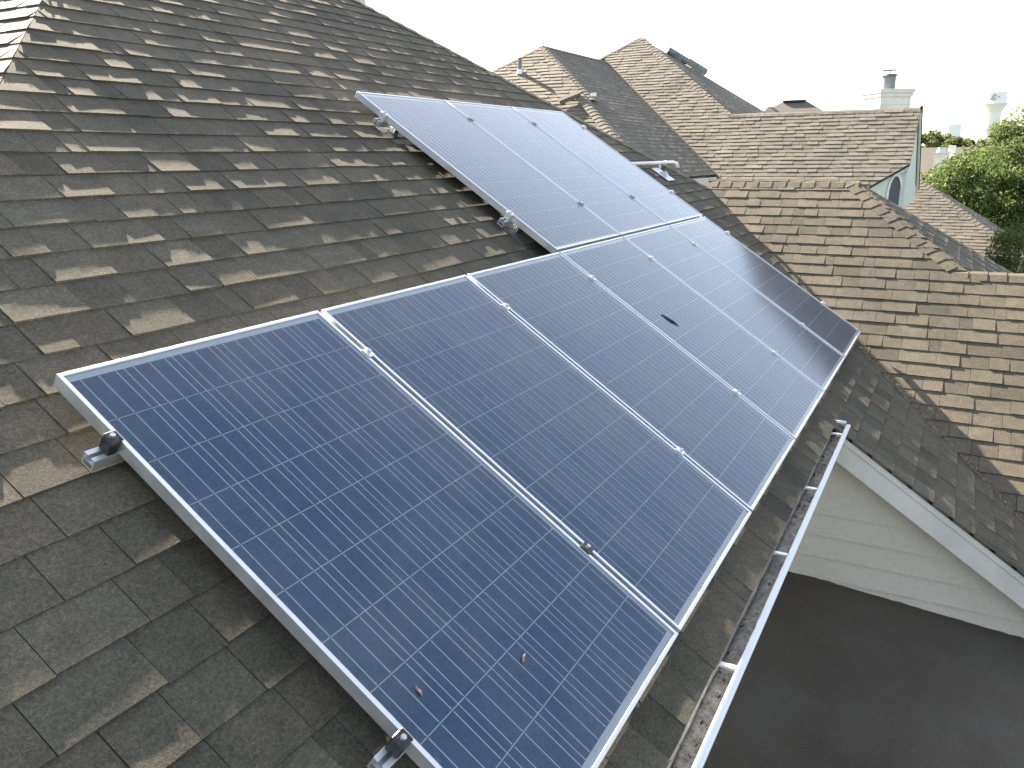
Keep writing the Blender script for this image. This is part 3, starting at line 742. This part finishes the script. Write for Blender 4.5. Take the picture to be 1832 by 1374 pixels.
def curl(cy, cz, r0, a0, a1, n=14, wd=.16, k=1.0):
    b.tube([onT(cy+r0*math.cos(a0+(a1-a0)*i/n)*k, cz+r0*math.sin(a0+(a1-a0)*i/n)) for i in range(n+1)], wd, 5)
curl(2.6, 32.7, .9, .5, 5.4); curl(1.4, 33.4, .9, -.6, 3.6); curl(.3, 32.7, .9, -2.2, 2.4); curl(1.5, 32.0, .8, 2.8, 6.4); curl(.9, 31.5, .9, 3.4, 5.4); curl(2.3, 31.8, .6, 2.5, 5.6)
b.tube([onT(-1.2, 32.7), onT(-1.9, 32.75)], [.3, .35], 8); b.tube([onT(-.4, 32.3), onT(-1.2, 32.7)], .14, 5)
b.build('emblem', m_emb, tk)
wt2 = thing('water_tower', 'far pale standpipe tank on the horizon above the trees', 'water tower', (905, 14.6, GZ))
lathe([(7.3, GZ), (7.3, 25.2), (7.0, 26.0), (3, 26.6), (.02, 26.8)], (905, 14.6)).build('tank', m_tower, wt2)
lathe([(7.36, 22.4), (7.42, 22.5), (7.42, 22.8), (7.36, 22.9)], (905, 14.6)).build('band', m_tower, wt2)

# ------------------------------------------------------------------ trees
def leaf_mat(name, dark, light):
    m = mat(name, light, .55, spec=.12); k = NB(m)
    a = k.n('ShaderNodeAttribute', attribute_name='tone', attribute_type='GEOMETRY')
    k.l(k.ramp(a.outputs['Fac'], [(0, dark), (1, light)]), k.b.inputs['Base Color'])
    k.b.inputs['Transmission Weight'].default_value = 0
    tl = k.n('ShaderNodeBsdfTranslucent'); mxs = k.n('ShaderNodeMixShader'); mxs.inputs[0].default_value = .38
    k.l(k.ramp(a.outputs['Fac'], [(0, tuple(c*1.3 for c in dark)), (1, tuple(min(1, c*1.7) for c in light))]), tl.inputs[0])
    o_ = k.t.nodes['Material Output']; k.l(k.b.outputs[0], mxs.inputs[1]); k.l(tl.outputs[0], mxs.inputs[2]); k.l(mxs.outputs[0], o_.inputs[0])
    return m
m_bark = mat('bark', (.09, .07, .055), .95)
def tree(label, base, top, rad, nclump, nleaf, ls, m, seed, squash=.8):
    rg = random.Random(seed); t = thing('tree', label, 'tree', base, 'trees beyond the houses')
    bx, by, bz = base; h = top-bz; cz = top-rad*squash*1.0
    tb = MB(); fork = bz+(cz-bz)*.55
    tb.tube([(bx, by, bz), (bx+.1, by, bz+(fork-bz)*.5), (bx, by+.1, fork)], [h*.035, h*.028, h*.022], 9)
    cl = []
    for i in range(nclump):
        while True:
            d = Vector((rg.uniform(-1, 1), rg.uniform(-1, 1), rg.uniform(-1, 1)))
            if d.length < 1: break
        rr = d.length; d.normalize(); d *= (.35+.65*rr**.5)
        if d.z < -.75: d.z *= .6
        cl.append((Vector((bx+d.x*rad, by+d.y*rad, cz+d.z*rad*squash)), rad*rg.uniform(.17, .34)))
    for c, _ in cl[::max(1, len(cl)//14)]:
        mid = Vector((bx, by, fork)).lerp(c, .5)+Vector((0, 0, .05*h)); tb.tube([(bx, by, fork-.1), mid, c], [h*.014, h*.008, h*.003], 6)
    tb.build('trunk', m_bark, t)
    V = []; F = []; TN = []
    for c, r in cl:
        ct = rg.random()
        for _ in range(nleaf):
            d = Vector((rg.gauss(0, 1), rg.gauss(0, 1), rg.gauss(0, 1))).normalized()
            p = c + Vector((d.x, d.y, d.z*.75))*r*(rg.random()**.4)
            nrm = (d*.6+Vector((rg.gauss(0, .7), rg.gauss(0, .7), rg.gauss(0, .7)+.4))).normalized(); x = nrm.orthogonal().normalized(); x = (x*math.cos(q := rg.uniform(0, 6.3)) + nrm.cross(x)*math.sin(q)); y = nrm.cross(x)
            s_ = ls*rg.uniform(.6, 1.3); n = len(V)
            V += [p-x*s_, p+y*s_*.5+nrm*s_*.15, p+x*s_, p-y*s_*.5+nrm*s_*.15]; F.append([n, n+1, n+2, n+3]); TN.append(max(0, min(1, .3*ct+.6*rg.random()+.1)))
    mk('crown', V, F, m, t, tone=TN); return t
m_l1 = leaf_mat('leaf_green', (.040, .062, .022), (.105, .13, .045)); m_l2 = leaf_mat('leaf_deep_green', (.032, .056, .018), (.095, .13, .038)); m_l3 = leaf_mat('leaf_yellow_green', (.045, .066, .018), (.125, .14, .035))
tree('tall green tree in front of the emblem water tower', (46, -5.6, GZ), 2.3, 3.9, 70, 560, .095, m_l1, 51, .85)
tree('bushy dark green tree beside the lower shingle hip', (33.5, -2.75, GZ), .30, 3.0, 70, 600, .075, m_l2, 52, .8)
tree('yellow green tree at the right edge of the picture', (38, -6.2, GZ), .2, 2.6, 55, 520, .075, m_l3, 53, .9)
tree('small bright leafed tree just behind the lower shingle ridge', (18.8, -4.05, GZ), -.82, 1.75, 60, 620, .036, m_l1, 54, .9)
tree('dark shrub-like tree under the big crowns at right', (29, -5.4, GZ), -1.7, 2.6, 45, 330, .09, m_l2, 57, .8)
for i, (x, y, zt, r_, lab) in enumerate(((118, 3.4, 2.9, 3.2, 'leftmost distant round tree against the sky'), (125, .6, 2.2, 3.0, 'distant tree below the pale standpipe tank'), (122, 6.5, 2.4, 3.5, 'distant tree mostly hidden by the gable'), (130, -2.2, 2.1, 2.8, 'distant tree between the far chimney and the tall tree'), (140, 3.2, 3.2, 3.4, 'distant tree just right of the gable edge'), (150, .2, 2.7, 3.4, 'hindmost distant tree on the skyline'))):
    tree(lab, (x, y, GZ), zt, r_, 36, 220, .2, m_l1, 60+i, .9)
print('objects', len(bpy.data.objects))
